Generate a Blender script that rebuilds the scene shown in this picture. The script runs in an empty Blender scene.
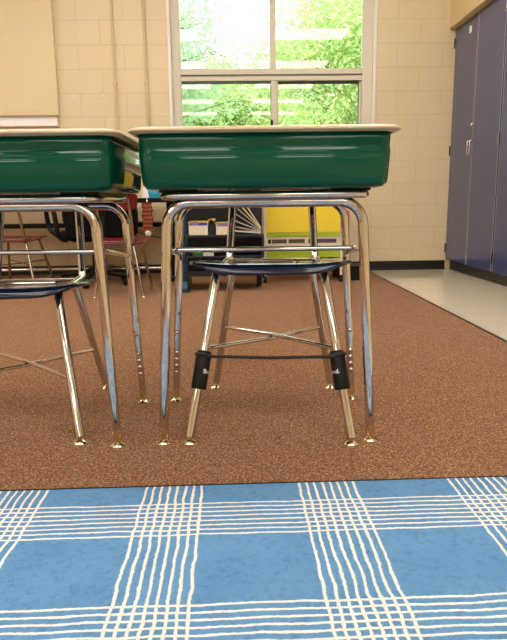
import bpy, bmesh, math, random
from mathutils import Vector, Matrix
random.seed(7)
PI = math.pi
C = bpy.context.scene.collection
S = bpy.context.scene

# ------------------------------------------------------------------ camera
FPX, PITCH, ROLL, YAW, EYE = 600.0, 0.1923, -0.0126, 0.025, 0.6432
Fv = Vector((math.sin(YAW)*math.cos(PITCH), math.cos(YAW)*math.cos(PITCH), -math.sin(PITCH)))
R0 = Vector((math.cos(YAW), -math.sin(YAW), 0)); U0 = R0.cross(Fv)
Rv = math.cos(ROLL)*R0 + math.sin(ROLL)*U0
Uv = -math.sin(ROLL)*R0 + math.cos(ROLL)*U0
cd = bpy.data.cameras.new('camera'); cam = bpy.data.objects.new('camera', cd); C.objects.link(cam)
cd.sensor_fit = 'VERTICAL'; cd.sensor_height = 36; cd.sensor_width = 36*507/640
cd.lens = FPX/640*36; cd.clip_start = .02; cd.clip_end = 200
m = Matrix(((Rv.x, Uv.x, -Fv.x, 0), (Rv.y, Uv.y, -Fv.y, 0), (Rv.z, Uv.z, -Fv.z, EYE), (0, 0, 0, 1)))
cam.matrix_world = m
S.camera = cam

# ------------------------------------------------------------------ materials
def lin(c):
    return tuple(((v/255)/12.92 if v/255 <= .04045 else ((v/255+.055)/1.055)**2.4) for v in c)
MATS = {}
def mat(name, rgb, rough=.5, metal=0, coat=0, spec=.5, noise=0, nscale=40, bump=0, bscale=200, srgb=True):
    if name in MATS: return MATS[name]
    mt = bpy.data.materials.new(name); mt.use_nodes = True
    nt = mt.node_tree; b = nt.nodes['Principled BSDF']
    col = lin(rgb) if srgb else rgb
    b.inputs['Base Color'].default_value = (*col, 1)
    b.inputs['Roughness'].default_value = rough
    b.inputs['Metallic'].default_value = metal
    b.inputs['Coat Weight'].default_value = coat
    b.inputs['Coat Roughness'].default_value = .22 if name == 'blue_cabinet' else .04
    b.inputs['Specular IOR Level'].default_value = spec
    tc = nt.nodes.new('ShaderNodeTexCoord')
    if noise:
        n = nt.nodes.new('ShaderNodeTexNoise'); n.inputs['Scale'].default_value = nscale; n.inputs['Detail'].default_value = 4
        nt.links.new(tc.outputs['Object'], n.inputs['Vector'])
        mx = nt.nodes.new('ShaderNodeMix'); mx.data_type = 'RGBA'
        mx.inputs['A'].default_value = (*[v*(1-noise) for v in col], 1)
        mx.inputs['B'].default_value = (*[min(1, v*(1+noise)) for v in col], 1)
        nt.links.new(n.outputs['Fac'], mx.inputs['Factor']); nt.links.new(mx.outputs['Result'], b.inputs['Base Color'])
    if bump:
        n2 = nt.nodes.new('ShaderNodeTexNoise'); n2.inputs['Scale'].default_value = bscale
        nt.links.new(tc.outputs['Object'], n2.inputs['Vector'])
        bp = nt.nodes.new('ShaderNodeBump'); bp.inputs['Strength'].default_value = bump; bp.inputs['Distance'].default_value = .002
        nt.links.new(n2.outputs['Fac'], bp.inputs['Height']); nt.links.new(bp.outputs['Normal'], b.inputs['Normal'])
    MATS[name] = mt
    return mt

class NB:
    """tiny node builder"""
    def __init__(s, name):
        s.m = bpy.data.materials.new(name); s.m.use_nodes = True; s.nt = s.m.node_tree; s.b = s.nt.nodes['Principled BSDF']
        s.tc = s.nt.nodes.new('ShaderNodeTexCoord').outputs['Object']
    def put(s, sock, v):
        if isinstance(v, (int, float)): sock.default_value = v
        elif isinstance(v, tuple): sock.default_value = v
        else: s.nt.links.new(v, sock)
    def math(s, op, a, b=0, c=0, clamp=False):
        n = s.nt.nodes.new('ShaderNodeMath'); n.operation = op; n.use_clamp = clamp
        s.put(n.inputs[0], a); s.put(n.inputs[1], b); s.put(n.inputs[2], c); return n.outputs[0]
    def noise(s, scale, detail=2, vec=None, rough=.5, out='Fac'):
        n = s.nt.nodes.new('ShaderNodeTexNoise'); n.inputs['Scale'].default_value = scale; n.inputs['Detail'].default_value = detail
        n.inputs['Roughness'].default_value = rough
        s.nt.links.new(vec or s.tc, n.inputs['Vector']); return n.outputs[out]
    def mix(s, f, a, b):
        n = s.nt.nodes.new('ShaderNodeMix'); n.data_type = 'RGBA'
        s.put(n.inputs['Factor'], f); s.put(n.inputs['A'], a); s.put(n.inputs['B'], b); return n.outputs['Result']
    def ramp(s, f, stops):
        n = s.nt.nodes.new('ShaderNodeValToRGB'); e = n.color_ramp.elements
        while len(e) < len(stops): e.new(.5)
        for k, (p, c) in enumerate(stops): e[k].position = p; e[k].color = c
        s.nt.links.new(f, n.inputs[0]); return n.outputs[0]
    def sep(s, v=None):
        n = s.nt.nodes.new('ShaderNodeSeparateXYZ'); s.nt.links.new(v or s.tc, n.inputs[0]); return n.outputs
    def comb(s, x, y, z=0.0):
        n = s.nt.nodes.new('ShaderNodeCombineXYZ'); s.put(n.inputs[0], x); s.put(n.inputs[1], y); s.put(n.inputs[2], z); return n.outputs[0]
    def bump(s, h, strength, dist):
        n = s.nt.nodes.new('ShaderNodeBump'); n.inputs['Strength'].default_value = strength; n.inputs['Distance'].default_value = dist
        s.put(n.inputs['Height'], h); s.nt.links.new(n.outputs[0], s.b.inputs['Normal'])

def c4(r, g, b): return (*lin((r, g, b)), 1)

def block_mat(name, axis='x'):
    n = NB(name); x, y, z = n.sep()
    u = n.math('SUBTRACT', x if axis == 'x' else y, .2438 if axis == 'x' else 0.0)
    u = n.math('ADD', u, 40*.4064)
    v = n.comb(u, z)
    br = n.nt.nodes.new('ShaderNodeTexBrick'); n.nt.links.new(v, br.inputs['Vector'])
    br.offset = .5; br.inputs['Scale'].default_value = 1; br.inputs['Brick Width'].default_value = .4064
    br.inputs['Row Height'].default_value = .2032; br.inputs['Mortar Size'].default_value = .004; br.inputs['Mortar Smooth'].default_value = .6
    ns = n.noise(60, 4); sp = n.noise(5, 3)
    base = n.mix(sp, c4(222, 202, 162), c4(229, 210, 172))
    col = n.mix(br.outputs['Fac'], base, c4(212, 191, 150))
    n.put(n.b.inputs['Base Color'], col); n.b.inputs['Roughness'].default_value = .45
    h = n.math('ADD', n.math('MULTIPLY', br.outputs['Fac'], -1.0), n.math('MULTIPLY', ns, .22))
    n.bump(h, .45, .003)
    return n.m
M_block = block_mat('painted_block'); M_block_side = block_mat('painted_block_side', 'y')

# brown tweed carpet
n = NB('tweed_carpet')
a = n.noise(185, 3, rough=.85); b_ = n.noise(60, 3); c_ = n.noise(2.2, 3)
vor = n.nt.nodes.new('ShaderNodeTexVoronoi'); vor.inputs['Scale'].default_value = 260; n.nt.links.new(n.tc, vor.inputs['Vector'])
col = n.ramp(a, [(.36, c4(62, 34, 22)), (.46, c4(132, 82, 50)), (.54, c4(180, 124, 80)), (.64, c4(252, 212, 156))])
col2 = n.ramp(vor.outputs['Distance'], [(0, c4(194, 134, 90)), (.6, c4(120, 76, 44))])
colm = n.mix(.25, col, col2)
colm = n.mix(n.math('MULTIPLY', n.math('SUBTRACT', c_, .35, clamp=True), .35), colm, c4(182, 122, 82))
n.put(n.b.inputs['Base Color'], colm); n.b.inputs['Roughness'].default_value = .95; n.b.inputs['Sheen Weight'].default_value = .12; n.b.inputs['Sheen Roughness'].default_value = .5; n.b.inputs['Specular IOR Level'].default_value = .15
n.bump(n.math('ADD', a, n.math('MULTIPLY', vor.outputs['Distance'], -.6)), 1.0, .007)
M_carpet = n.m

# blue plaid rug, two sets of eight wavering cream lines
n = NB('plaid_rug'); x, y, z = n.sep()
w1 = n.math('MULTIPLY', n.math('SUBTRACT', n.noise(14, 2), .5), .012)
w2 = n.math('MULTIPLY', n.math('SUBTRACT', n.noise(11, 2, vec=n.comb(n.math('ADD', x, 7.3), y, z)), .5), .010)
j1 = n.math('MULTIPLY', n.math('SUBTRACT', n.noise(110, 1), .5), .0035)
def stripes(coord, wob, start, period, pitch, half):
    u = n.math('ADD', n.math('ADD', n.math('SUBTRACT', coord, start-pitch/2), wob), period*20)
    u = n.math('ADD', u, j1)
    u = n.math('MULTIPLY', n.math('FRACT', n.math('DIVIDE', u, period)), period)
    inb = n.math('LESS_THAN', u, pitch*8)
    d = n.math('MULTIPLY', n.math('ABSOLUTE', n.math('SUBTRACT', n.math('FRACT', n.math('DIVIDE', u, pitch)), .5)), pitch)
    ln = n.math('SUBTRACT', 1.0, n.math('DIVIDE', n.math('SUBTRACT', d, half*.6), half*.6, clamp=True), clamp=True)
    return n.math('MULTIPLY', inb, ln)
sx = stripes(x, w1, -.223, .356, .0184, .0032)
sy = stripes(y, w2, 1.086-.336*2, .336, .0176, .0030)
ln = n.math('MAXIMUM', sx, sy)
pile = n.noise(420, 2); big = n.noise(9, 4); mid = n.noise(70, 3)
blue = n.mix(big, c4(76, 126, 174), c4(108, 156, 200))
blue = n.mix(n.math('MULTIPLY', n.math('SUBTRACT', pile, .4, clamp=True), 1.3), blue, c4(126, 172, 212))
blue = n.mix(n.math('MULTIPLY', n.math('SUBTRACT', .5, mid, clamp=True), 1.6), blue, c4(54, 100, 152))
col = n.mix(ln, blue, c4(232, 230, 222))
n.put(n.b.inputs['Base Color'], col); n.b.inputs['Roughness'].default_value = .95; n.b.inputs['Specular IOR Level'].default_value = .1
n.bump(n.math('ADD', pile, n.math('MULTIPLY', ln, .6)), .6, .003)
M_rug = n.m

# vinyl tile
n = NB('vinyl_tile'); x, y, z = n.sep()
fx = n.math('ABSOLUTE', n.math('SUBTRACT', n.math('FRACT', n.math('DIVIDE', n.math('ADD', x, 30.48), .3048)), .5))
fy = n.math('ABSOLUTE', n.math('SUBTRACT', n.math('FRACT', n.math('DIVIDE', n.math('ADD', y, 30.48), .3048)), .5))
g = n.math('GREATER_THAN', n.math('MAXIMUM', fx, fy), .494)
base = n.mix(n.noise(25, 5), c4(222, 208, 180), c4(236, 224, 200))
n.put(n.b.inputs['Base Color'], n.mix(n.math('MULTIPLY', g, .35), base, c4(170, 158, 136)))
n.b.inputs['Roughness'].default_value = .12; n.b.inputs['Coat Weight'].default_value = .3
M_tile = n.m

# acoustic ceiling tile
n = NB('ceiling_tile'); x, y, z = n.sep()
fx = n.math('ABSOLUTE', n.math('SUBTRACT', n.math('FRACT', n.math('DIVIDE', n.math('ADD', x, 61), .61)), .5))
fy = n.math('ABSOLUTE', n.math('SUBTRACT', n.math('FRACT', n.math('DIVIDE', n.math('ADD', y, 61), .61)), .5))
g = n.math('GREATER_THAN', n.math('MAXIMUM', fx, fy), .48)
n.put(n.b.inputs['Base Color'], n.mix(g, n.mix(n.noise(180, 3), c4(214, 211, 202), c4(236, 233, 226)), c4(240, 240, 238)))
n.b.inputs['Roughness'].default_value = .9
M_ceil = n.m

M_chrome = mat('chrome', (0.64, 0.62, 0.60), .06, 1, srgb=False, noise=.04, nscale=60)
M_chrome_dull = mat('worn_chrome', (0.5, 0.46, 0.40), .16, 1, srgb=False, noise=.1, nscale=90)
M_brass = mat('glide_metal', (0.80, 0.70, 0.48), .14, 1, srgb=False, noise=.06, nscale=90)
M_green = mat('green_enamel', (0, 76, 57), .05, 0, coat=0, spec=.3, noise=.04, nscale=6)
M_lipdark = mat('dark_edge_lip', (34, 40, 36), .35, noise=.1)
M_lam = mat('beige_laminate', (208, 187, 152), .3, noise=.04, nscale=90)
M_navy = mat('navy_plastic', (12, 26, 56), .14, 0, coat=.5, noise=.05, nscale=30)
M_red = mat('red_plastic', (112, 18, 26), .3, noise=.06, nscale=30)
M_wine = mat('wine_plastic', (120, 40, 42), .3, noise=.06, nscale=30)
M_black = mat('black_rubber', (9, 9, 10), .5, spec=.3, noise=.1, nscale=50)
M_blackfab = mat('black_fabric', (7, 7, 9), .85, spec=.15, noise=.2, nscale=150, bump=.3)
M_blackband = mat('black_webbing', (22, 22, 23), .6, noise=.2, nscale=300)
M_base = mat('black_cove_base', (20, 20, 22), .35, noise=.1, nscale=20)
M_cab = mat('blue_cabinet', (20, 48, 108), .30, coat=.7, noise=.04, nscale=4)
M_cabframe = mat('cabinet_edge', (150, 142, 148), .4, noise=.04)
M_steel = mat('satin_steel', (0.72, 0.71, 0.7), .25, 1, srgb=False, noise=.03)
M_soffit = mat('soffit_paint', (218, 196, 150), .6, noise=.02, nscale=8)
M_frame = mat('window_frame', (218, 210, 190), .4, noise=.02)
M_trimw = mat('white_trim', (236, 234, 226), .35, noise=.02)
M_darkstrip = mat('dark_strip', (70, 84, 84), .5, noise=.05)
M_white = mat('whiteboard', (250, 250, 250), .12, noise=.01)
M_screen = mat('screen_vinyl', (228, 210, 168), .7, noise=.02, nscale=3)
M_cream = mat('cream_metal', (232, 222, 200), .4, noise=.03)
M_yellow = mat('yellow_plastic', (255, 224, 62), .35, noise=.05, nscale=6)
M_lime = mat('lime_plastic', (170, 196, 44), .4, noise=.05)
M_teal = mat('dark_teal_metal', (18, 66, 84), .35, noise=.06)
M_dknavy = mat('dark_navy_metal', (16, 24, 38), .4, noise=.06)
M_tabledk = mat('dark_table', (5, 10, 12), .35, spec=.25, noise=.06)
M_amber = mat('amber_wood', (138, 58, 14), .35, noise=.3, nscale=60)
M_turq = mat('turquoise_print', (36, 150, 190), .4, noise=.15, nscale=60)
M_paper = mat('white_paper', (240, 238, 230), .7, noise=.02)
M_leaf_bark = mat('bark', (120, 108, 92), .9, noise=.3, nscale=20)

def leaf_mat(name, rgb):
    mt = bpy.data.materials.new(name); mt.use_nodes = True; nt = mt.node_tree
    b = nt.nodes['Principled BSDF']; b.inputs['Roughness'].default_value = .5
    n = nt.nodes.new('ShaderNodeTexNoise'); n.inputs['Scale'].default_value = 3
    tc = nt.nodes.new('ShaderNodeTexCoord'); nt.links.new(tc.outputs['Object'], n.inputs['Vector'])
    mx = nt.nodes.new('ShaderNodeMix'); mx.data_type = 'RGBA'
    l = lin(rgb); mx.inputs['A'].default_value = (l[0]*.7, l[1]*.85, l[2]*1.0, 1); mx.inputs['B'].default_value = (min(1, l[0]*1.3), min(1, l[1]*1.1), l[2], 1)
    nt.links.new(n.outputs['Fac'], mx.inputs['Factor']); nt.links.new(mx.outputs['Result'], b.inputs['Base Color'])
    tr = nt.nodes.new('ShaderNodeBsdfTranslucent'); nt.links.new(mx.outputs['Result'], tr.inputs['Color'])
    ms = nt.nodes.new('ShaderNodeMixShader'); ms.inputs[0].default_value = .45
    nt.links.new(b.outputs[0], ms.inputs[1]); nt.links.new(tr.outputs[0], ms.inputs[2])
    nt.links.new(ms.outputs[0], nt.nodes['Material Output'].inputs['Surface'])
    return mt
M_leafA = leaf_mat('leaf_mint', (176, 206, 170)); M_leafB = leaf_mat('leaf_lime', (186, 210, 140))

def glass_mat():
    mt = bpy.data.materials.new('window_glass'); mt.use_nodes = True; nt = mt.node_tree
    nt.nodes.remove(nt.nodes['Principled BSDF'])
    t = nt.nodes.new('ShaderNodeBsdfTransparent'); t.inputs[0].default_value = (.95, .98, .96, 1)
    g = nt.nodes.new('ShaderNodeBsdfGlossy'); g.inputs['Roughness'].default_value = .02
    fr = nt.nodes.new('ShaderNodeFresnel'); fr.inputs[0].default_value = 1.5
    ms = nt.nodes.new('ShaderNodeMixShader')
    nt.links.new(fr.outputs[0], ms.inputs[0]); nt.links.new(t.outputs[0], ms.inputs[1]); nt.links.new(g.outputs[0], ms.inputs[2])
    nt.links.new(ms.outputs[0], nt.nodes['Material Output'].inputs['Surface'])
    return mt
M_glass = glass_mat()
def emit_mat(name, rgb, k):
    mt = bpy.data.materials.new(name); mt.use_nodes = True; b = mt.node_tree.nodes['Principled BSDF']
    b.inputs['Base Color'].default_value = (.8, .8, .8, 1); b.inputs['Emission Color'].default_value = (*rgb, 1); b.inputs['Emission Strength'].default_value = k
    return mt
M_lamp = emit_mat('lamp_diffuser', (1, .955, .885), 8.6)

# ------------------------------------------------------------------ mesh helpers
def obj(name, bm, m, parent=None, smooth=False, bevel=0, solid=0, sub=0, segs=2):
    me = bpy.data.meshes.new(name)
    bmesh.ops.recalc_face_normals(bm, faces=bm.faces) if not solid else None
    if smooth and not solid:
        for e in bm.edges:
            if len(e.link_faces) == 2 and e.calc_face_angle(0) > .7: e.smooth = False
    bm.to_mesh(me); bm.free()
    o = bpy.data.objects.new(name, me); C.objects.link(o); me.materials.append(m)
    if smooth:
        for p in me.polygons: p.use_smooth = True
    if solid:
        md = o.modifiers.new('solid', 'SOLIDIFY'); md.thickness = solid; md.offset = -1
    if bevel:
        md = o.modifiers.new('bevel', 'BEVEL'); md.width = bevel; md.segments = segs; md.limit_method = 'ANGLE'; md.angle_limit = math.radians(40)
    if sub:
        md = o.modifiers.new('sub', 'SUBSURF'); md.levels = sub; md.render_levels = sub
    if parent: o.parent = parent
    return o
def tag(o, label=None, cat=None, group=None, kind=None):
    if label: o['label'] = label
    if cat: o['category'] = cat
    if group: o['group'] = group
    if kind: o['kind'] = kind
    return o
def thing(name, label, cat, loc=(0, 0, 0), rz=0, group=None):
    o = bpy.data.objects.new(name, None); C.objects.link(o); o.location = loc; o.rotation_euler = (0, 0, rz)
    o.empty_display_size = .05
    return tag(o, label, cat, group)
def new(): return bmesh.new()
def box(bm, x0, x1, y0, y1, z0, z1, M=None):
    v = [Vector((x, y, z)) for x in (x0, x1) for y in (y0, y1) for z in (z0, z1)]
    if M: v = [M @ p for p in v]
    v = [bm.verts.new(p) for p in v]
    for f in ((0, 1, 3, 2), (4, 6, 7, 5), (0, 4, 5, 1), (2, 3, 7, 6), (0, 2, 6, 4), (1, 5, 7, 3)): bm.faces.new([v[i] for i in f])
    return bm
def B(*a, M=None): return box(new(), *a, M=M)
def fillet(pts, r, n=6, closed=False):
    pts = [Vector(p) for p in pts]; out = []
    N = len(pts)
    for i, p in enumerate(pts):
        if not closed and i in (0, N-1): out.append(p); continue
        a, c = pts[i-1], pts[(i+1) % N]
        d1, d2 = (a-p), (c-p); l1, l2 = d1.length, d2.length; d1.normalize(); d2.normalize()
        ang = d1.angle(d2)
        if ang > PI-.03: out.append(p); continue
        rr = r[i] if isinstance(r, (list, tuple)) else r
        t = min(rr/math.tan(ang/2), l1*.48, l2*.48)
        s, e = p+d1*t, p+d2*t
        # quadratic-ish arc approximating the circle
        for k in range(n+1):
            u = k/n
            wgt = math.sin(ang/2)
            den = (1-u)**2+2*wgt*u*(1-u)+u*u
            out.append((s*(1-u)**2+p*2*wgt*u*(1-u)+e*u*u)/den)
    return out
def tube(bm, pts, r, seg=12, closed=False, cap=True, sy=1.0):
    pts = [Vector(p) for p in pts]; N = len(pts); rings = []
    def tan(i):
        a = pts[(i-1) % N] if (closed or i > 0) else pts[i]; b = pts[(i+1) % N] if (closed or i < N-1) else pts[i]
        return (b-a).normalized()
    t = tan(0); ref = Vector((0, 0, 1)) if abs(t.z) < .9 else Vector((0, 1, 0))
    nrm = (ref - t*ref.dot(t)).normalized()
    for i in range(N):
        t2 = tan(i); nrm = (nrm - t2*nrm.dot(t2)).normalized(); bi = t2.cross(nrm)
        rr = r[i] if isinstance(r, (list, tuple)) else r
        rings.append([bm.verts.new(pts[i]+nrm*math.cos(2*PI*k/seg)*rr+bi*math.sin(2*PI*k/seg)*rr*sy) for k in range(seg)])
    for i in range(N if closed else N-1):
        a, b = rings[i], rings[(i+1) % N]
        for k in range(seg): bm.faces.new((a[k], a[(k+1) % seg], b[(k+1) % seg], b[k]))
    if cap and not closed:
        bm.faces.new(rings[0][::-1]); bm.faces.new(rings[-1])
    return bm
def lathe(bm, prof, seg=20, M=None):
    rings = []
    for (r, z) in prof:
        rings.append([bm.verts.new((M or Matrix()) @ Vector((max(r, 1e-4)*math.cos(2*PI*k/seg), max(r, 1e-4)*math.sin(2*PI*k/seg), z))) for k in range(seg)])
    for a, b in zip(rings, rings[1:]):
        for k in range(seg): bm.faces.new((a[k], a[(k+1) % seg], b[(k+1) % seg], b[k]))
    bm.faces.new(rings[0][::-1]); bm.faces.new(rings[-1]); return bm
def rrect(hx, hy, r, cx=0, cy=0, n=6):
    out = []
    for (sx, sy, a0) in ((1, 1, 0), (-1, 1, PI/2), (-1, -1, PI), (1, -1, 1.5*PI)):
        for k in range(n+1):
            a = a0+PI/2*k/n; out.append((cx+sx*(hx-r)+r*math.cos(a), cy+sy*(hy-r)+r*math.sin(a)))
    return out
def loft(bm, rings, caps=(True, True), faces_skip=None):
    R = [[bm.verts.new(p) for p in r] for r in rings]; N = len(R[0])
    for i, (a, b) in enumerate(zip(R, R[1:])):
        for k in range(N):
            if faces_skip and faces_skip(i, (a[k].co+a[(k+1) % N].co+b[k].co+b[(k+1) % N].co)/4): continue
            bm.faces.new((a[k], a[(k+1) % N], b[(k+1) % N], b[k]))
    if caps[0]: bm.faces.new(R[0][::-1])
    if caps[1]: bm.faces.new(R[-1])
    return bm
def lerp(a, b, t): return Vector(a)*(1-t)+Vector(b)*t
def at(px, py, Y):
    """point of the place at distance Y along the room that the given direction meets"""
    d = Fv*FPX + Rv*(px-253.5) + Uv*(320-py); return Vector((0, 0, EYE)) + d*(Y/d.y)

# ------------------------------------------------------------------ room shell
XL, XR, YB, YF, ZC = -4.6, 2.62, -6.6, 5.7, 3.0
WX0, WX1, WZ0, WZ1 = -.565, 1.25, .95, 2.78
b = new()
for (x0, x1, z0, z1) in ((XL-.2, WX0, 0, ZC), (WX1, XR+.2, 0, ZC), (WX0, WX1, 0, WZ0), (WX0, WX1, WZ1, ZC)): box(b, x0, x1, YF, YF+.2, z0, z1)
tag(obj('wall_back', b, M_block), kind='structure')
tag(obj('wall_right', B(XR, XR+.2, YB-.2, YF, 0, ZC), M_block_side), kind='structure')
tag(obj('wall_left', B(XL-.2, XL, YB-.2, YF, 0, ZC), M_block_side), kind='structure')
tag(obj('wall_front', B(XL, XR, YB-.2, YB, 0, ZC), M_block), kind='structure')
tag(obj('ceiling', B(XL-.2, XR+.2, YB-.2, YF+.2, ZC, ZC+.15), M_ceil), kind='structure')
tag(obj('floor', B(XL-.2, XR+.2, YB-.2, YF+.2, -.12, 0), M_tile), kind='structure')
# soffit above the cupboards
tag(obj('trim_1', B(1.925, XR, YB, YF, 2.145, ZC), M_soffit, bevel=.006), kind='structure')
# cove base
b = new(); box(b, XL, 1.98, YF-.012, YF, 0, .086); box(b, XL, 1.98, YF-.024, YF-.012, 0, .012)
tag(obj('baseboard_back', b, M_base, bevel=.003), kind='structure')
tag(obj('baseboard_left', B(XL, XL+.012, YB, YF, 0, .086), M_base), kind='structure')
# carpet laid on the floor, with its dark edging
carpet = tag(obj('carpet', B(XL+.012, 1.222, YB, YF-.026, 0.0, .004), M_carpet), kind='structure')
b = new(); box(b, 1.222, 1.238, YB, YF-.026, 0, .006)
tag(obj('trim_2', b, M_black, bevel=.002), kind='structure')

# window
win = tag(obj('window_1', box(box(box(box(box(box(new(), WX0, -.483, 5.73, 5.80, WZ0, WZ1), 1.155, WX1, 5.73, 5.80, WZ0, WZ1),
      -.483, 1.155, 5.73, 5.80, 1.728, 1.832), -.483, 1.155, 5.73, 5.80, WZ1-.07, WZ1), -.483, 1.155, 5.73, 5.80, WZ0, WZ0+.07),
      .320, .374, 5.73, 5.80, 1.832, WZ1-.07), M_frame, bevel=.004), kind='structure')
b = new(); box(b, -.483, 1.155, 5.722, 5.73, 1.772, 1.782)
obj('frame_groove', b, M_darkstrip, win)
obj('jamb_trim', B(-.590, WX0+.005, 5.685, 5.73, WZ0-.03, WZ1+.03), M_trimw, win, bevel=.006)
obj('jamb_trim', B(WX1-.005, 1.275, 5.685, 5.73, WZ0-.03, WZ1+.03), M_trimw, win, bevel=.006)
obj('window_sill', B(-.60, 1.29, 5.66, 5.80, WZ0-.035, WZ0), M_trimw, win, bevel=.006)
def sash(x0, x1, y0, wl, wr):
    z0, z1 = WZ0+.07, 1.728
    b = new(); box(b, x0, x0+wl, y0, y0+.03, z0, z1); box(b, x1-wr, x1, y0, y0+.03, z0, z1)
    box(b, x0+wl, x1-wr, y0, y0+.03, z0, z0+.03)
    s = obj('sash', b, M_frame, win, bevel=.003)
    obj('dark_line', box(box(new(), x0+wl, x1-wr, y0+.004, y0+.03, z1-.022, z1), x1-wr-.006, x1-wr, y0+.004, y0+.028, z0+.03, z1-.022), M_darkstrip, s)  # dark strips below the transom and along one stile
    obj('pane', B(x0+wl, x1-wr-.006, y0+.010, y0+.016, z0+.03, z1-.022), M_glass, s)
    return s
sash(-.483, .385, 5.735, .004, .055); sash(.385, 1.155, 5.765, .012, .018)
obj('pane', B(-.483, .320, 5.762, 5.768, 1.832, WZ1-.07), M_glass, win)
obj('pane', B(.374, 1.155, 5.762, 5.768, 1.832, WZ1-.07), M_glass, win)
obj('window_latch', B(.325, .345, 5.722, 5.735, 1.33, 1.385), M_black, win, bevel=.003)

# conduits
for k, (x, lb) in enumerate(((-1.065, 'cream painted conduit on the block wall, the one farther from the window'), (-.787, 'cream painted conduit on the block wall, the one nearer the window'))):
    c = thing('wall_conduit', lb, 'pipe', (x, 5.685, 1.15))
    obj('pipe', tube(new(), [(0, 0, 0), (0, 0, ZC-1.15)], .012, 12), M_soffit, c, smooth=True)
    obj('junction_box', B(-.035, .035, -.03, .015, -.1, .01), M_soffit, c, bevel=.005)
    for zz in (.55, 1.3):
        obj('clamp', B(-.022, .022, -.013, .015, zz, zz+.018), M_soffit, c, bevel=.002)
for x, lb in ((-1.442, 'tiny white wall hook, the one nearer the projection screen'), (-1.184, 'tiny white wall hook, the one nearer the wall conduits')):
    h = thing('wall_hook', lb, 'hook', (x, 5.7, 1.59))
    obj('hook_plate', B(-.009, .009, -.005, 0, -.02, .03), M_trimw, h, bevel=.002)
    obj('hook_arm', tube(new(), fillet([(0, -.003, -.005), (0, -.022, -.012), (0, -.026, .012)], .006), .004, 8), M_trimw, h, smooth=True)

# whiteboard and projection screen
wb = thing('whiteboard', 'white board showing as a bright strip under the lowered screen', 'whiteboard', (-2.9, 5.7, 1.345))
obj('writing_surface', B(-1.29, 1.302, -.022, 0, .008, 1.15), M_white, wb)
obj('board_frame', box(box(new(), -1.30, 1.306, -.026, 0, 0, .008), 1.300, 1.306, -.026, 0, .008, 1.15), M_cream, wb)
sc = thing('projection_screen', 'cream pull-down screen hanging in front of the white board', 'screen', (-2.9, 5.662, 1.43))
obj('screen_fabric', B(-1.33, 1.325, -.002, .002, .02, 1.45), M_screen, sc)
obj('bottom_bar', tube(new(), [(-1.33, 0, .010), (1.325, 0, .010)], .008, 10), M_screen, sc, smooth=True)
obj('screen_housing', B(-1.36, 1.36, -.06, .036, 1.45, 1.55), M_cream, sc, bevel=.01)

# ------------------------------------------------------------------ cupboards
CX = 1.98
def cupboard(y1, label):
    w = 1.065; y0 = y1-w
    t = thing('storage_cupboard', label, 'cupboard', (CX, y1, 0), 0, 'tall blue cupboards along the right wall')
    obj('carcass', B(.022, XR-CX-.005, -w+.001, -.001, .092, 2.14), M_cabframe, t)
    obj('toe_kick', B(.05, XR-CX-.005, -w, 0, 0, .092), M_base, t)
    h = w/2
    for k in range(2):
        a, c = -h*k-.006, -h*(k+1)+.006
        if k == 0: a = -.012
        d = obj('door', B(0, .020, c, a, .095, 2.135), M_cab, t, bevel=.002)
        for e0 in ((c, c+.009), (a-.009, a)):
            obj('edge_band', B(-.0012, .0, e0[0], e0[1], .095, 2.135), M_cabframe, d)
        s = -1 if k == 0 else 1
        yy = -h + (.022 if k == 0 else -.030)
        obj('handle', tube(new(), fillet([(0, yy, 1.02), (-.034, yy, 1.02), (-.034, yy, 1.135), (0, yy, 1.135)], .014), .0055, 10), M_steel, d, smooth=True)
        ye = a if k == 0 else c
        for z in (.16, 1.05, 1.98):
            b = tube(new(), [(-.004, ye+(.004 if k == 0 else -.004), z), (-.004, ye+(.004 if k == 0 else -.004), z+.085)], .007, 10)
            obj('hinge', b, M_black if k == 0 else M_steel, d, smooth=True)
    hp = obj('hasp', B(-.012, 0, -h-.028, -h+.028, 1.262, 1.278), M_steel, t, bevel=.003)
    lathe_M = Matrix.Translation((-.016, -h, 1.262)) @ Matrix.Rotation(PI/2, 4, 'Y')
    obj('latch_knob', lathe(new(), [(.010, -.006), (.014, 0), (.010, .006)], 14, lathe_M), M_steel, hp, smooth=True)
    return t
c1 = cupboard(5.695, 'tall blue two-door cupboard in the corner beside the block wall')
obj('sticker', B(-.0015, 0, -.385, -.335, 2.02, 2.075), M_paper, c1)
cupboard(5.695-1.068, 'second tall blue cupboard from the block wall, mostly cut off by the photo edge')
cupboard(5.695-2.136, 'third tall blue cupboard from the block wall')

# ------------------------------------------------------------------ blue plaid rug
rug = thing('area_rug', 'light blue plaid area rug with wavy cream stripes in the foreground', 'rug', (0, 0, .004))
bm_ = loft(new(), [[(x, y, z) for x, y in rrect(hx, hy, .02, -.05, .0)] for hx, hy, z in ((1.45, 1.299, 0), (1.45, 1.299, .007), (1.446, 1.295, .009))])
obj('rug_pile', bm_, M_rug, rug); rug.scale = (.970, .984, 1); rug.rotation_euler.z = .010; rug.location.x = .014
obj('rug_binding', tube(new(), [(x, y, .004) for x, y in rrect(1.453, 1.302, .02, -.05, .0)], .0045, 8, closed=True), M_black, rug, smooth=True)

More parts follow.
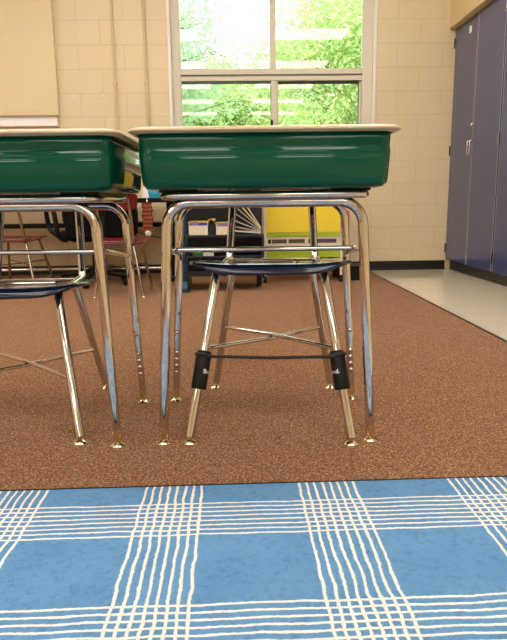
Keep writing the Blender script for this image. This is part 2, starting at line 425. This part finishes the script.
# ------------------------------------------------------------------ student desks
def glide(r=.018):
    return [(r*.9, 0), (r, .002), (r*.92, .005), (r*.5, .010), (.006, .013), (.005, .020)]
def make_desk(name, label, dz=0.0):
    t = thing(name, label, 'desk', (0, 0, .004), 0, 'green open-box student desks')
    Z = -.004
    # body: tub of green plastic, open toward the student (rear side)
    rings = []
    prof = [(.018, .679, .050), (.0065, .682, .042), (.001, .690, .037), (-.0015, .702, .034), (-.002, .735, .033), (-.002, .752, .033), (-.0008, .757, .033),
            (-.0004, .764, .033), (-.0004, .768, .033), (.0016, .775, .033), (.0022, .782, .033), (.0022, .795, .033), (.002, .812, .033)]  # stepped ridges added to the profile so the front catches streak highlights
    for ins, z, rad in prof:
        hx, hy = .317-max(ins, 0)*1.0-.009*(.812-z)/.13, .228-ins
        pts = []
        for x, y in rrect(hx, hy, rad, 0, .228, n=6):
            pts.append(Vector((x, y, z+Z+dz)))
        rings.append(pts)
    # densify the long sides a little by splitting is unnecessary; leave open the student side
    def skip(i, c): return c.y > .44 and abs(c.x) < .27 and .705 < c.z-dz < .80
    obj('book_box', loft(new(), rings, caps=(True, False), faces_skip=skip), M_green, t, smooth=True, solid=.003)
    # top: laminate with a sharp rolled rim overhanging the box
    lip = []
    for e, z in ((-.040, .809), (-.022, .8095), (-.010, .811), (-.008, .8135)):
        lip.append([Vector((x, y, z+Z+dz)) for x, y in rrect(.330+e, .236+e, .045, 0, .225, n=8)])
    lipo = obj('edge_lip', loft(new(), lip), M_lipdark, t, smooth=True)
    rim = []
    for e, z in ((-.008, .8125), (.001, .8140), (.0075, .8185), (.007, .8225), (.001, .8265), (-.010, .8285)):
        rim.append([Vector((x, y, z+Z+dz)) for x, y in rrect(.330+e, .236+e, .045, 0, .225, n=8)])
    obj('desktop', loft(new(), rim), M_lam, t, smooth=True)
    # steel ring under the box
    ring = [(x, y, .6635+Z+dz) for x, y in rrect(.262, .185, .04, 0, .225, n=6)]
    obj('box_rail', tube(new(), ring, .0105, 14, closed=True), M_chrome, t, smooth=True)
    for x in (-.22, .22):
        obj('gap_block', B(x-.05, x+.05, .045, .41, .672+Z+dz, .682+Z+dz), M_black, t)  # black block stands in for the dark gap between box and rail
    def uleg(y, top_half, ztop, foot_half, yfoot, zseam, r):
        out = []
        k = zseam/ztop
        f = lambda s, z: Vector((s*(foot_half+(top_half-foot_half)*z/ztop), yfoot+(y-yfoot)*z/ztop, z+Z))
        pts = [f(-1, zseam), f(-1, ztop), f(1, ztop), f(1, zseam)]
        o = obj('leg_frame', tube(new(), fillet(pts, .062, 10), r, 16), M_chrome, t, smooth=True)
        for s in (-1, 1):
            l = obj('leg', tube(new(), [f(s, zseam+.02), f(s, .022)], r*.91, 16), M_chrome, t, smooth=True)
            obj('foot_glide', lathe(new(), glide(.021), 20, Matrix.Translation((s*foot_half, yfoot, Z+.0)) ), M_brass, l, smooth=True)
            obj('ferrule', tube(new(), [f(s, .045), f(s, .020)], r*.96, 16), M_brass, l, smooth=True)
            if y > .2:   # adjusting holes on the rear legs
                for q, z in enumerate((.235, .168, .146, .124, .102)):
                    c = f(s, z); d = Vector((0, -1, 0))
                    rr = r*(1.02 if q == 0 else .88)
                    Mh = Matrix.Translation(c+d*(rr-.001)) @ Matrix.Rotation(PI/2, 4, 'X')
                    obj('adjusting_button', lathe(new(), [(.0072, -.001), (.0072, .0008), (.005, .003), (.0018, .004)], 12, Mh), M_chrome, l, smooth=True)
        return f
    f1 = uleg(.06, .252, .646+dz, .2835, .03, .207, .0138)
    f2 = uleg(.40, .258, .646+dz, .2920, .39, .207, .0124)
    # book brace
    a, c = f2(-1, .485), f2(1, .485)
    pts = [a, (-.262, .10, .522+Z), (.262, .10, .522+Z), c]
    obj('brace_rod', tube(new(), fillet(pts, .03, 8), .0068, 12), M_chrome, t, smooth=True)
    for s in (-1, 1):
        p = f2(s, .485)
        obj('bolt', lathe(new(), [(.0085, -.016), (.0095, -.013), (.0095, -.010), (.004, -.009), (.004, .012)], 10, Matrix.Translation(p) @ Matrix.Rotation(-PI/2, 4, 'X') @ Matrix.Scale(-1, 4, (0, 0, 1))), M_chrome, t, smooth=False)
        p = f1(s, .60)
        obj('bracket', B(p.x-.012, p.x+.012, .07, .38, .655+Z+dz, .661+Z+dz), M_chrome_dull, t)
    return t
d1 = make_desk('student_desk', 'green student desk with beige top, standing whole in the centre')
d1.location = (.0715, 1.520, .004); d1.rotation_euler.z = -.020
d2 = make_desk('student_desk', 'green student desk cut off by the left edge of the photo', dz=-.004)
d2.location = (-.6175, 1.520, .004); d2.rotation_euler.z = -.020

# ------------------------------------------------------------------ student chairs
def seat_shell(hw, y0, y1, h):
    bm = new(); NR, NA = 9, 48; cy = (y0+y1)/2; hy = (y1-y0)/2
    def P(rr, a):
        ca, sa = math.cos(a), math.sin(a); p = 2/4.6
        u = math.copysign(abs(ca)**p, ca)*rr; v = math.copysign(abs(sa)**p, sa)*rr
        hwv = hw*(1-.05*(v+1)/2)
        w = max(0, (-v-.80)/.20)
        z = h + .004 - .034*(v+1)/2 + .006*abs(u)**4 - .004*(1-min(1, rr*rr)) - .026*w**1.6*(1-.4*abs(u)**5)
        return Vector((u*hwv, cy+v*hy, z))
    c = bm.verts.new(P(0, 0)); prev = None
    for i in range(1, NR+1):
        ring = [bm.verts.new(P(i/NR, 2*PI*k/NA)) for k in range(NA)]
        for k in range(NA):
            if prev is None: bm.faces.new((c, ring[k], ring[(k+1) % NA]))
            else: bm.faces.new((prev[k], ring[k], ring[(k+1) % NA], prev[(k+1) % NA]))
        prev = ring
    return bm
def back_shell(hw, z0, z1, y):
    bm = new(); NU, NV = 20, 10; g = []
    for j in range(NV+1):
        row = []
        for i in range(NU+1):
            u = -1+2*i/NU; v = -1+2*j/NV
            # square-to-rounded mapping
            p = 5
            k = (abs(u)**p+abs(v)**p)**(1/p); mx = max(abs(u), abs(v)); s = mx/k if k else 1
            uu, vv = u*s, v*s
            row.append(bm.verts.new((uu*hw*(1+.05*vv), y-.035*(uu*uu-.4)-.0+.03*vv*0.6+.012*vv*vv, (z0+z1)/2+vv*(z1-z0)/2)))
        g.append(row)
    for j in range(NV):
        for i in range(NU): bm.faces.new((g[j][i], g[j][i+1], g[j+1][i+1], g[j+1][i]))
    return bm
def make_chair(label, h=.478, shell=M_navy, group=None, legtop=None, met=M_chrome, back_z=.715, postr=.0115, postx=.129, backhw=.205, rodz=.243):
    t = thing('student_chair', label, 'chair', (0, 0, .004), 0, group)
    Z = -.004; dh = h-.478
    obj('seat', seat_shell(.234, -.19, .235, h+.004+Z), shell, t, smooth=True, solid=.009)
    bz = back_z+dh
    obj('backrest', back_shell(backhw, bz, bz+.145, .325), shell, t, smooth=True, solid=.007)
    zr = h-.022+Z
    for s in (-1, 1):
        pts = [(s*.219, -.25, .02+Z), (s*.150, -.105, zr), (s*.150, .06, zr), (s*(postx+.015), .245, zr+.003), (s*(postx-.004), .335, bz+.10+Z)]
        r = [.001, .035, .1, .04, .001]
        obj('side_frame', tube(new(), fillet(pts, r, 8), .0130, 14), met, t, smooth=True)
        f = lambda z: lerp((s*.203, .25, Z), (s*.130, .185, zr-.02), (z-Z)/(zr-.02-Z))
        l = obj('rear_leg', tube(new(), fillet([f(.02), (s*.130, .185, zr-.02), (s*.08, .14, zr-.008), (s*.0, .14, zr-.008)], .03, 6), .0122, 14), met, t, smooth=True)
        g = lambda z: lerp((s*.219, -.25, Z), (s*.150, -.105, zr), (z-Z)/(zr-Z))
        obj('foot_glide', lathe(new(), glide(.021), 18, Matrix.Translation((s*.203, .25, Z))), M_brass, l, smooth=True)
        obj('foot_glide', lathe(new(), glide(.021), 18, Matrix.Translation((s*.219, -.25, Z))), M_brass, t, smooth=True)
        obj('ferrule', tube(new(), [g(.045), g(.02)], .0136, 14), M_brass, t, smooth=True)
        g2 = lambda z: lerp((-s*.203, .25, Z), (-s*.130, .185, zr-.02), (z-Z)/(zr-.02-Z))
        A, Bp = g(rodz), g2(rodz-.018)
        mid = (A+Bp)/2 + Vector((0, 0, .006*s))
        obj('cross_rod', tube(new(), [A, mid, Bp], .0062, 10), met, t, smooth=True)
    for y in (-.08, .15):
        obj('seat_bracket', B(-.155, .155, y-.012, y+.012, zr+.004, zr+.012), M_chrome_dull, t, bevel=.002)
    return t
ch1 = make_chair('navy student chair with chrome legs wearing black rubber sleeves, tucked under the centre desk')
ch1.location = (.098, 1.785, .004); ch1.rotation_euler.z = -.075
ch2 = make_chair('lower navy student chair with plain chrome legs under the left desk', h=.420, rodz=.165)
ch2.location = (-.668, 1.812, .004); ch2.rotation_euler.z = .03

# foot band stretched between the front legs of the centre chair
def foot_band(chair):
    rz = chair.rotation_euler.z; Mc = Matrix.Translation(chair.location) @ Matrix.Rotation(rz, 4, 'Z')
    Z = -.004; zr = .478-.022+Z
    g = lambda s, z: Mc @ lerp((s*.219, -.25, Z), (s*.150, -.105, zr), (z-Z)/(zr-Z))
    base = g(-1, .152)
    t = thing('foot_band', 'black stretch foot band with two leg sleeves under the centre chair', 'foot band', (0, 0, 0))
    for s in (-1, 1):
        a, c = g(s, .137), g(s, .238)
        d = (c-a).normalized(); L = (c-a).length
        q = Vector((0, 0, 1)).rotation_difference(d).to_matrix().to_4x4()
        Ms = Matrix.Translation(a) @ q
        prof_o = [(.0134, 0), (.0210, 0), (.0216, .004), (.0216, L-.012), (.0210, L-.006), (.017, L), (.0134, L)]
        sl = obj('leg_sleeve', lathe(new(), prof_o, 28, Ms), M_black, t, smooth=False)
        for p in sl.data.polygons: p.use_smooth = len(p.vertices) == 4
        rg = [Ms @ Vector((math.cos(2*PI*k/24)*.0222, math.sin(2*PI*k/24)*.0222, L-.012)) for k in range(24)]
        obj('band_loop', tube(new(), rg, .0045, 8, closed=True), M_blackband, t, smooth=True)
        # white lettering wrapped around the sleeve
        cu = bpy.data.curves.new('lettering', 'FONT'); cu.body = 'Bouncyband.'; cu.size = .017; cu.align_x = 'CENTER'; cu.extrude = 0
        to = bpy.data.objects.new('tmp', cu); C.objects.link(to)
        dg = bpy.context.evaluated_depsgraph_get(); dg.update()
        me = bpy.data.meshes.new_from_object(to.evaluated_get(dg))
        bpy.data.objects.remove(to); bpy.data.curves.remove(cu)
        bm = bmesh.new(); bm.from_mesh(me)
        bmesh.ops.subdivide_edges(bm, edges=[e for e in bm.edges if e.calc_length() > .003], cuts=2)
        off = (.050 if s < 0 else -.046)
        R = .0218
        for v in bm.verts:
            xx = v.co.x+off; ang = xx/R - PI/2
            v.co = Ms @ Vector((math.cos(ang)*R, math.sin(ang)*R, v.co.y+L*.42))
        obj('lettering', bm, M_paper, sl)
    a, c = g(-1, .228), g(1, .228); fwd = Vector((0, -.022, 0))
    pts = [a+fwd+Vector((-.012, 0.006, 0)), a+fwd+Vector((.015, 0, 0)), (a+c)/2+fwd+Vector((0, 0, -.004)), c+fwd+Vector((-.015, 0, 0)), c+fwd+Vector((.012, .006, 0))]
    obj('stretch_band', tube(new(), pts, .0046, 8, sy=.5), M_blackband, t, smooth=True)
foot_band(ch1)

# ------------------------------------------------------------------ far table and what stands around it
tb = thing('long_table', 'long dark table with a rail below its top by the back wall', 'table', (-1.55, 5.28, .004))
obj('tabletop', B(-1.2, 1.08, -.28, .30, .655, .692), M_tabledk, tb, bevel=.006)
obj('apron_rail', B(-1.15, 1.02, -.10, -.06, .452, .492), M_tabledk, tb, bevel=.004)
for x in (-1.12, .985):
    obj('leg', B(x-.03, x+.03, -.11, -.05, .035, .655), M_tabledk, tb, bevel=.005)
    obj('foot', B(x-.03, x+.03, -.26, .26, 0, .035), M_tabledk, tb, bevel=.008)
obj('foot_rail', tube(new(), [(-1.12, -.08, .10), (.985, -.08, .10)], .014, 12), M_steel, tb, smooth=True)

pk = thing('wipes_packet', 'turquoise and white packet on the far dark table', 'packet', (-.70, 5.12, .696))
bm_ = loft(new(), [[Vector((x*s, y*s, z)) for x, y in rrect(.062, .04, .02)] for s, z in ((1, 0), (1.04, .03), (.96, .075), (.7, .092))])
obj('packet_body', bm_, M_turq, pk, smooth=True)
bm_ = loft(new(), [[Vector((x*s-.052, y*s-.012, z)) for x, y in rrect(.03, .038, .015)] for s, z in ((1, 0), (.8, .06), (.25, .112))])
obj('packet_flap', bm_, M_paper, pk, smooth=True)

bm_ = new()
rings = []
for k in range(25):
    z = .0+.235*k/24; w = .042+.004*math.sin(k*1.9)
    cx_ = .004*math.sin(k*.8); rings.append([Vector((cx_+x, y, z)) for x, y in rrect(w, .012+.002*math.sin(k*1.9), .01, n=3)])
am = thing('hanging_strip', 'amber-brown wavy-edged strip hanging below the dark table edge', 'ornament', (-.728, 4.975, .425))
obj('wavy_strip', loft(bm_, rings), M_amber, am, smooth=True)
obj('white_tip', lathe(new(), [(.018, -.035), (.026, -.02), (.024, 0), (.012, .01)], 16), M_paper, am, smooth=True)
obj('hook_wire', tube(new(), [(0, 0, .23), (0, .012, .262), (0, .03, .2715)], .003, 8), M_steel, am, smooth=True)

cb = tag(obj('wall_cable', tube(new(), [(-1.0, 5.694, .42), (-.85, 5.694, .36), (-.7, 5.694, .33), (-.5, 5.694, .30), (-.3, 5.694, .29)], .004, 8), M_black, smooth=True),
    'thin dark cable drooping along the block wall under the far table', 'cable')
os_ = thing('wall_outlet', 'small beige outlet on the wall beside the amber strip', 'outlet', (-.70, 5.7, .42))
obj('outlet_plate', B(-.03, .055, -.012, 0, -.05, .05), M_frame, os_, bevel=.004)

red = make_chair('small red chair with its back to us, seen between the two desks', shell=M_red, met=M_chrome_dull, back_z=.715, postx=.129, backhw=.195)
tag(red, group='small red chairs at the far table')
red.location = (-.845, 4.42, .004); red.rotation_euler.z = PI+.03; red.scale = (.84, .84, .84)
def copy_tree(o, parent=None):
    c = o.copy(); C.objects.link(c)
    if parent: c.parent = parent
    for k in list(o.children): copy_tree(k, c)
    return c
red2 = copy_tree(red)
red2['label'] = 'small red chair with its back to us at the left edge of the photo'
red2.location = (-1.735, 4.86, .004); red2.rotation_euler.z = PI-.02

# black office chair
oc = thing('office_chair', 'black office chair with loop arms and casters, behind the left desk', 'office chair', (-1.16, 4.95, .004), .5)
rings = [[Vector((x, y, z)) for x, y in rrect(hx, hy, .08, 0, 0)] for hx, hy, z in ((.20, .20, .36), (.25, .24, .375), (.255, .245, .41), (.22, .21, .44))]
obj('seat_cushion', loft(new(), rings), M_blackfab, oc, smooth=True)
rings = []
for k in range(9):
    v = -1+2*k/8; zz = .40+.50*(v+1)/2; hw = .29*(1-.12*abs(v)**4); th = .035*(1-.4*abs(v)**4)
    rings.append([Vector((x, y-.22-.05*v*v+.03, zz)) for x, y in rrect(hw, th, th*.8, n=4)])
obj('backrest', loft(new(), rings), M_blackfab, oc, smooth=True)
obj('back_post', tube(new(), fillet([(0, -.10, .355), (0, -.27, .36), (0, -.275, .62)], .05), .022, 10), M_black, oc, smooth=True)
for s in (-1, 1):
    pts = fillet([(s*.24, -.10, .37), (s*.31, -.10, .40), (s*.33, -.10, .62), (s*.33, .20, .62), (s*.31, .20, .45), (s*.24, .05, .37)], .07, 8)
    obj('arm_loop', tube(new(), pts, .019, 10), M_black, oc, smooth=True)
obj('gas_column', lathe(new(), [(.05, .10), (.03, .12), (.03, .24), (.02, .25), (.02, .355), (.09, .36)], 16), M_black, oc, smooth=True)
for k in range(5):
    a = 2*PI*k/5+.35; ex, ey = .28*math.cos(a), .28*math.sin(a)
    br = obj('base_arm', tube(new(), [(0, 0, .115), (ex, ey, .08)], [.026, .018], 8), M_black, oc, smooth=True)
    Mw = Matrix.Translation((ex, ey, .0285)) @ Matrix.Rotation(a+.5, 4, 'Z') @ Matrix.Rotation(PI/2, 4, 'X')
    obj('caster', lathe(new(), [(.020, -.024), (.028, -.018), (.028, -.004), (.016, -.002), (.016, .002), (.028, .004), (.028, .018), (.020, .024)], 16, Mw), M_black, br, smooth=False)

# ------------------------------------------------------------------ dark book trolley
BX0, BX1, BY0, BY1 = -.425, .195, 4.42, 4.80
bc = thing('book_trolley', 'dark navy shelf trolley with teal end frame seen beneath the centre desk', 'bookcase', ((BX0+BX1)/2, (BY0+BY1)/2, .004))
hx, hy = (BX1-BX0)/2, (BY1-BY0)/2
obj('shelf', B(-hx+.03, hx, -hy, hy, .395, .415), M_dknavy, bc, bevel=.003)
obj('shelf', B(-hx+.03, hx, -hy, hy, .245, .262), M_dknavy, bc, bevel=.003)
obj('shelf', B(-hx+.03, hx, -hy+.014, hy, .112, .128), M_dknavy, bc, bevel=.003)
obj('top_shelf', B(-hx, hx, -hy, hy, .78, .80), M_dknavy, bc, bevel=.003)
obj('back_panel', B(-hx+.03, hx, hy-.012, hy, .128, .78), M_dknavy, bc)
obj('end_panel', B(hx-.018, hx, -hy, hy-.012, .262, .395), M_dknavy, bc)
obj('skirt', B(-hx+.03, hx, -hy+.002, -hy+.014, .112, .150), M_dknavy, bc)
for y in (-hy+.02, hy-.02):
    obj('end_post', B(-hx, -hx+.035, y-.018, y+.018, .06, .78), M_teal, bc, bevel=.004)
obj('foot_bar', loft(new(), [[Vector((x-hx+.025, y, z)) for x, y in rrect(.032*s, .235*s2, .01)] for s, s2, z in ((1, 1, 0), (1, 1, .03), (.8, .86, .075))]), M_teal, bc)
obj('caster_foot', B(hx-.05, hx-.01, .05, .12, 0, .112), M_dknavy, bc, bevel=.01)

def T(px): return at(px, 230, 4.45).x
SZ = .419
def bin_(name, label, cat, x0, x1, z0, h, face, rimm, y0=4.44, depth=.24, group='book bins on the trolley shelf'):
    t = thing(name, label, cat, ((x0+x1)/2, y0, z0), 0, group); w = (x1-x0)/2
    b = new(); box(b, -w, w, 0, .006, 0, h*.8); box(b, -w, -w+.005, .006, depth, 0, h); box(b, w-.005, w, .006, depth, 0, h)
    box(b, -w+.005, w-.005, depth-.005, depth, 0, h); box(b, -w+.005, w-.005, .006, depth-.005, 0, .005)
    obj('bin_body', b, face, t)
    b = new(); box(b, -w-.003, w+.003, depth-.008, depth+.003, h, h+.012); box(b, -w-.003, -w+.006, -.003, depth-.008, h, h+.012); box(b, w-.006, w+.003, -.003, depth-.008, h, h+.012)
    obj('bin_rim', b, rimm, t)
    return t
bin_('book_bin', 'cream book bin with yellow rim on the trolley shelf, nearest the teal post', 'bin', T(189), T(208), SZ, .085, M_cream, M_yellow)
M_purple = mat('purple_cover', (138, 122, 172), .4, noise=.3, nscale=80); M_bluec = mat('blue_cover', (30, 72, 178), .35, noise=.2, nscale=60)
M_greenc = mat('green_cover', (36, 96, 60), .4, noise=.3, nscale=60)
def book(label, x0, x1, y0, y1, z0, z1, cover, M=None, name='book', group=None):
    t = thing(name, label, 'book', ((x0+x1)/2, (y0+y1)/2, z0), 0, group)
    w, d, h = (x1-x0)/2, (y1-y0)/2, z1-z0
    obj('cover', box(box(new(), -w, w, -d, -d+.003, 0, h), -w, w, d-.003, d, 0, h), cover, t)
    obj('pages', B(-w+.002, w-.002, -d+.003, d-.003, .002, h-.003), M_paper, t)
    return t
book('purple picture book standing in the bin next to the teal post', T(189.7), T(198), 4.452, 4.470, SZ+.006, SZ+.095, M_purple)
book('bright blue picture book standing in the bin next to the teal post', T(198.4), T(207.3), 4.452, 4.475, SZ+.006, SZ+.088, M_bluec)
bin_('book_bin', 'narrow dark blue bin squeezed between two cream bins on the trolley', 'bin', T(209), T(214.5), SZ, .10, M_dknavy, M_yellow)
bin_('book_bin', 'cream book bin with yellow corner strip on the trolley, beside the fanned folders', 'bin', T(216), T(234), SZ, .075, M_cream, M_yellow)
book('lilac book standing in the bin beside the fanned folders', T(217.5), T(233), 4.452, 4.476, SZ+.006, SZ+.086, M_purple)
book('green book lying on the lower trolley shelf', T(192), T(202), 4.44, 4.60, .266, .292, M_greenc)
book('cream book lying on the lower trolley shelf', T(203), T(213), 4.44, 4.60, .266, .286, M_cream)
# fanned folders on the shelf
fan_cols = [(M_cream, 'cream'), (mat('tan_cover', (190, 150, 120), .5, noise=.2), 'tan'), (mat('grey_cover', (150, 156, 164), .5, noise=.2), 'grey'), (mat('slate_cover', (70, 84, 104), .5, noise=.2), 'slate blue'),
            (mat('olive_cover', (120, 116, 60), .5, noise=.2), 'olive'), (M_yellow, 'yellow'), (mat('pale_cover', (216, 206, 168), .5, noise=.1), 'pale straw')]
ang = [5, 12, 22, 33, 42, 49, 57]
for k, (mm, nm) in enumerate(fan_cols):
    a = math.radians(ang[k])
    fo = thing('folder', '%s folder in the fan on the trolley shelf' % nm, 'folder', (T(261), 4.46+.012*k, SZ+.004+.006*k), 0, 'fanned folders on the trolley shelf')
    L = .20+.008*k
    Mx = Matrix.Rotation(a, 4, 'Y')
    obj('cover', box(box(new(), -L, 0, 0, .10, 0, .0025, M=Mx), -L, 0, 0, .10, .0065, .009, M=Mx), mm, fo)
    obj('sheets', B(-L+.004, -.002, .002, .098, .0025, .0065, M=Mx), M_paper, fo)

# ------------------------------------------------------------------ cream drawer trolley with yellow drawer
KX0, KX1, KY0, KY1 = .212, .850, 4.86, 5.22
kt = thing('drawer_trolley', 'cream wheeled trolley with tall yellow drawer beneath the centre desk', 'trolley', ((KX0+KX1)/2, (KY0+KY1)/2, .004))
hx, hy = (KX1-KX0)/2, (KY1-KY0)/2
for s in (-1, 1):
    for y in (-hy, hy):
        obj('post', B(s*hx-(.02 if s > 0 else 0), s*hx+(0 if s > 0 else .02), y-.01, y+.01, .055, .82), M_cream, kt, bevel=.003)
        c = obj('caster_fork', B(s*(hx-.01)-.012, s*(hx-.01)+.012, y-.012, y+.012, .036, .055), M_black, kt)
        obj('wheel', lathe(new(), [(.018, -.012), (.025, -.009), (.025, .009), (.018, .012)], 16, Matrix.Translation((s*(hx-.01), y, .0215)) @ Matrix.Rotation(PI/2, 4, 'Y')), M_black, c, smooth=False)
obj('yellow_drawer', B(-hx+.021, hx-.021, -hy, hy-.03, .402, .80), M_yellow, kt, bevel=.006)
obj('drawer_lip', B(-hx+.021, hx-.021, -hy-.004, hy-.03, .368, .400), M_lime, kt, bevel=.003)
fr = obj('front_rail', B(-hx+.02, hx-.02, -hy+.001, -hy+.013, .282, .366), M_cream, kt, bevel=.002)
M_slot = mat('label_slot', (92, 80, 62), .5, noise=.4, nscale=70)
for x0, x1, mm in ((-hx+.035, -hx+.058, M_black), (-hx+.064, -hx+.185, M_slot), (-hx+.20, -hx+.33, M_slot), (-hx+.36, hx-.05, mat('slot_purple', (80, 70, 90), .5, noise=.3))):
    obj('label_slot', B(x0, x1, -hy-.001, -hy+.002, .318, .350), mm, fr)
obj('lower_drawer', B(-hx+.021, hx-.021, -hy+.01, hy-.03, .20, .272), M_lime, kt, bevel=.003)
obj('bottom_tray', B(-hx+.02, hx-.02, -hy, hy, .170, .188), M_cream, kt, bevel=.002)
obj('top_panel', B(-hx, hx, -hy-.01, hy+.01, .82, .84), M_cream, kt, bevel=.003)
M_pink = mat('pink_cover', (206, 130, 120), .5, noise=.3, nscale=90)
mg = thing('magazine_box', 'upright pink and cream magazine box on a black crate beside the yellow drawer', 'box', (.893, 5.05, .124))
obj('box_body', B(-.028, .028, -.10, .10, 0, .45), M_pink, mg, bevel=.003)
cr = thing('crate', 'low black crate on the carpet beside the drawer trolley', 'crate', (.93, 5.05, .004))
obj('crate_wall', box(box(box(box(new(), -.08, .12, -.13, -.12, .0, .118), -.08, .12, .12, .13, 0, .118), -.08, -.07, -.12, .12, 0, .118), .11, .12, -.12, .12, 0, .118), M_black, cr)
obj('crate_lid', B(-.07, .11, -.12, .12, .108, .119), M_black, cr)

# ------------------------------------------------------------------ ceiling lights
first = None
for y in (-5.2, -3.3, -1.4, .5, 2.4, 4.3):
    for x in (-3.3, -1.1, 1.0):
        if first is None:
            t = thing('ceiling_light', 'recessed fluorescent ceiling panel above the room', 'ceiling light', (x, y, ZC), 0, 'fluorescent ceiling panels')
            obj('light_frame', box(box(box(box(new(), -.62, .62, -.32, -.30, -.012, 0), -.62, .62, .30, .32, -.012, 0), -.62, -.60, -.30, .30, -.012, 0), .60, .62, -.30, .30, -.012, 0), M_trimw, t)
            obj('diffuser', B(-.60, .60, -.30, .30, -.008, -.001), M_lamp, t)
            first = t
        else:
            c = copy_tree(first); c.location = (x, y, ZC)

# ------------------------------------------------------------------ outdoors
gr = NB('lawn'); gr.put(gr.b.inputs['Base Color'], gr.mix(gr.noise(4, 4), c4(96, 130, 60), c4(140, 168, 90)))
tag(obj('ground', B(-30, 30, 5.9, 40, -.4, -.25), gr.m), kind='structure')
def tree(loc, hgt, crown, nleaf, mm, label, seed, size=.07, low=0, cz=3.5, ch=1.6, nclump=260, sig=.28):
    rnd = random.Random(seed)
    t = thing('tree', label, 'tree', loc, 0, 'trees outside the window')
    tips = []
    bmw = new()
    tube(bmw, [(0, 0, 0), (.05, .02, hgt*.35), (-.05, 0, hgt*.6), (.05, .05, hgt*.92)], [.16, .12, .08, .02], 8)
    for k in range(26):
        a = rnd.uniform(0, 2*PI); z0 = hgt*rnd.uniform(.28, .85)
        L = crown*rnd.uniform(.6, 1.0); e = rnd.uniform(.05, .6)
        p0 = Vector((0, 0, z0)); p2 = p0+Vector((math.cos(a)*L, math.sin(a)*L, L*e)); p1 = (p0+p2)/2+Vector((0, 0, .12*L))
        tube(bmw, [p0, p1, p2], [.035, .02, .006], 5)
        tips += [p1.lerp(p2, rnd.random()) for _ in range(5)]+[p2]
        for j in range(4):
            q = p1.lerp(p2, rnd.uniform(.1, .9)); d = Vector((rnd.uniform(-1, 1), rnd.uniform(-1, 1), rnd.uniform(-.4, .7))).normalized()*rnd.uniform(.3, .9)
            tube(bmw, [q, q+d], [.01, .003], 4); tips += [q+d, q+d*.6]
    bl = new()
    for k in range(nclump):
        while True:
            q = Vector((rnd.uniform(-1, 1), rnd.uniform(-1, 1), rnd.uniform(-1, 1)))
            if q.length < 1: break
        q = Vector((q.x*crown, q.y*crown*.8, cz-loc[2]+q.z*ch)); tips.append(q); tips.append(q)
        tube(bmw, [q, q*.85+Vector((0, 0, (cz-loc[2])*.13)), Vector((0, 0, max(hgt*.2, q.z-.8)))*.4+q*.6], [.003, .008, .012], 4)
    for k in range(nleaf):
        c = rnd.choice(tips)+Vector((rnd.gauss(0, sig), rnd.gauss(0, sig), rnd.gauss(0, sig*.8)))
        if c.z < low: continue
        ax = Vector((rnd.uniform(-1, 1), rnd.uniform(-1, 1), rnd.uniform(-1, .3))).normalized()
        sd = ax.cross(Vector((rnd.uniform(-1, 1), rnd.uniform(-1, 1), rnd.uniform(-1, 1)))).normalized()
        s = size*rnd.uniform(.6, 1.3)
        v = [bl.verts.new(c-ax*s), bl.verts.new(c+sd*s*.42), bl.verts.new(c+ax*s), bl.verts.new(c-sd*s*.42)]
        bl.faces.new(v)
    obj('trunk', bmw, M_leaf_bark, t, smooth=True)
    me = bpy.data.meshes.new('foliage'); bl.to_mesh(me); bl.free(); me.materials.append(mm)
    o = bpy.data.objects.new('foliage', me); C.objects.link(o); o.parent = t
    return t
tree((3.1, 12.0, -.25), 5.0, 2.5, 60000, M_leafB, 'lime green leafy tree filling the right window panes', 3, size=.05, cz=3.3, ch=2.1)
tree((-2.3, 13.5, -.25), 6.2, 2.6, 26000, M_leafA, 'pale mint green tree with sparse branches in the upper left pane', 5, size=.05, cz=4.0, ch=1.8, nclump=200)
tree((-.6, 19, -.25), 4.0, 2.3, 40000, M_leafB, 'shorter green tree low in the left window panes', 9, size=.075, cz=3.2, ch=1.5)
tree((4.6, 22.5, -.25), 7.0, 3.7, 50000, M_leafA, 'pale green tree behind the lime green one on the right', 12, size=.09, cz=5.0, ch=3.0)

# daylight
w = bpy.data.worlds.new('sky'); S.world = w; w.use_nodes = True; nt = w.node_tree
bg = nt.nodes['Background']; bg.inputs['Color'].default_value = (.92, .96, 1, 1); bg.inputs['Strength'].default_value = 3.2
sd = bpy.data.lights.new('sun', 'SUN'); so = bpy.data.objects.new('sun', sd); C.objects.link(so)
sd.energy = 7; sd.angle = .02; sd.color = (1, .96, .88); so.rotation_euler = (math.radians(38), 0, math.radians(-25))

S.view_settings.view_transform = 'Standard'; S.view_settings.look = 'None'; S.view_settings.gamma = 1
S.view_settings.use_curve_mapping = False; S.view_settings.exposure = .25
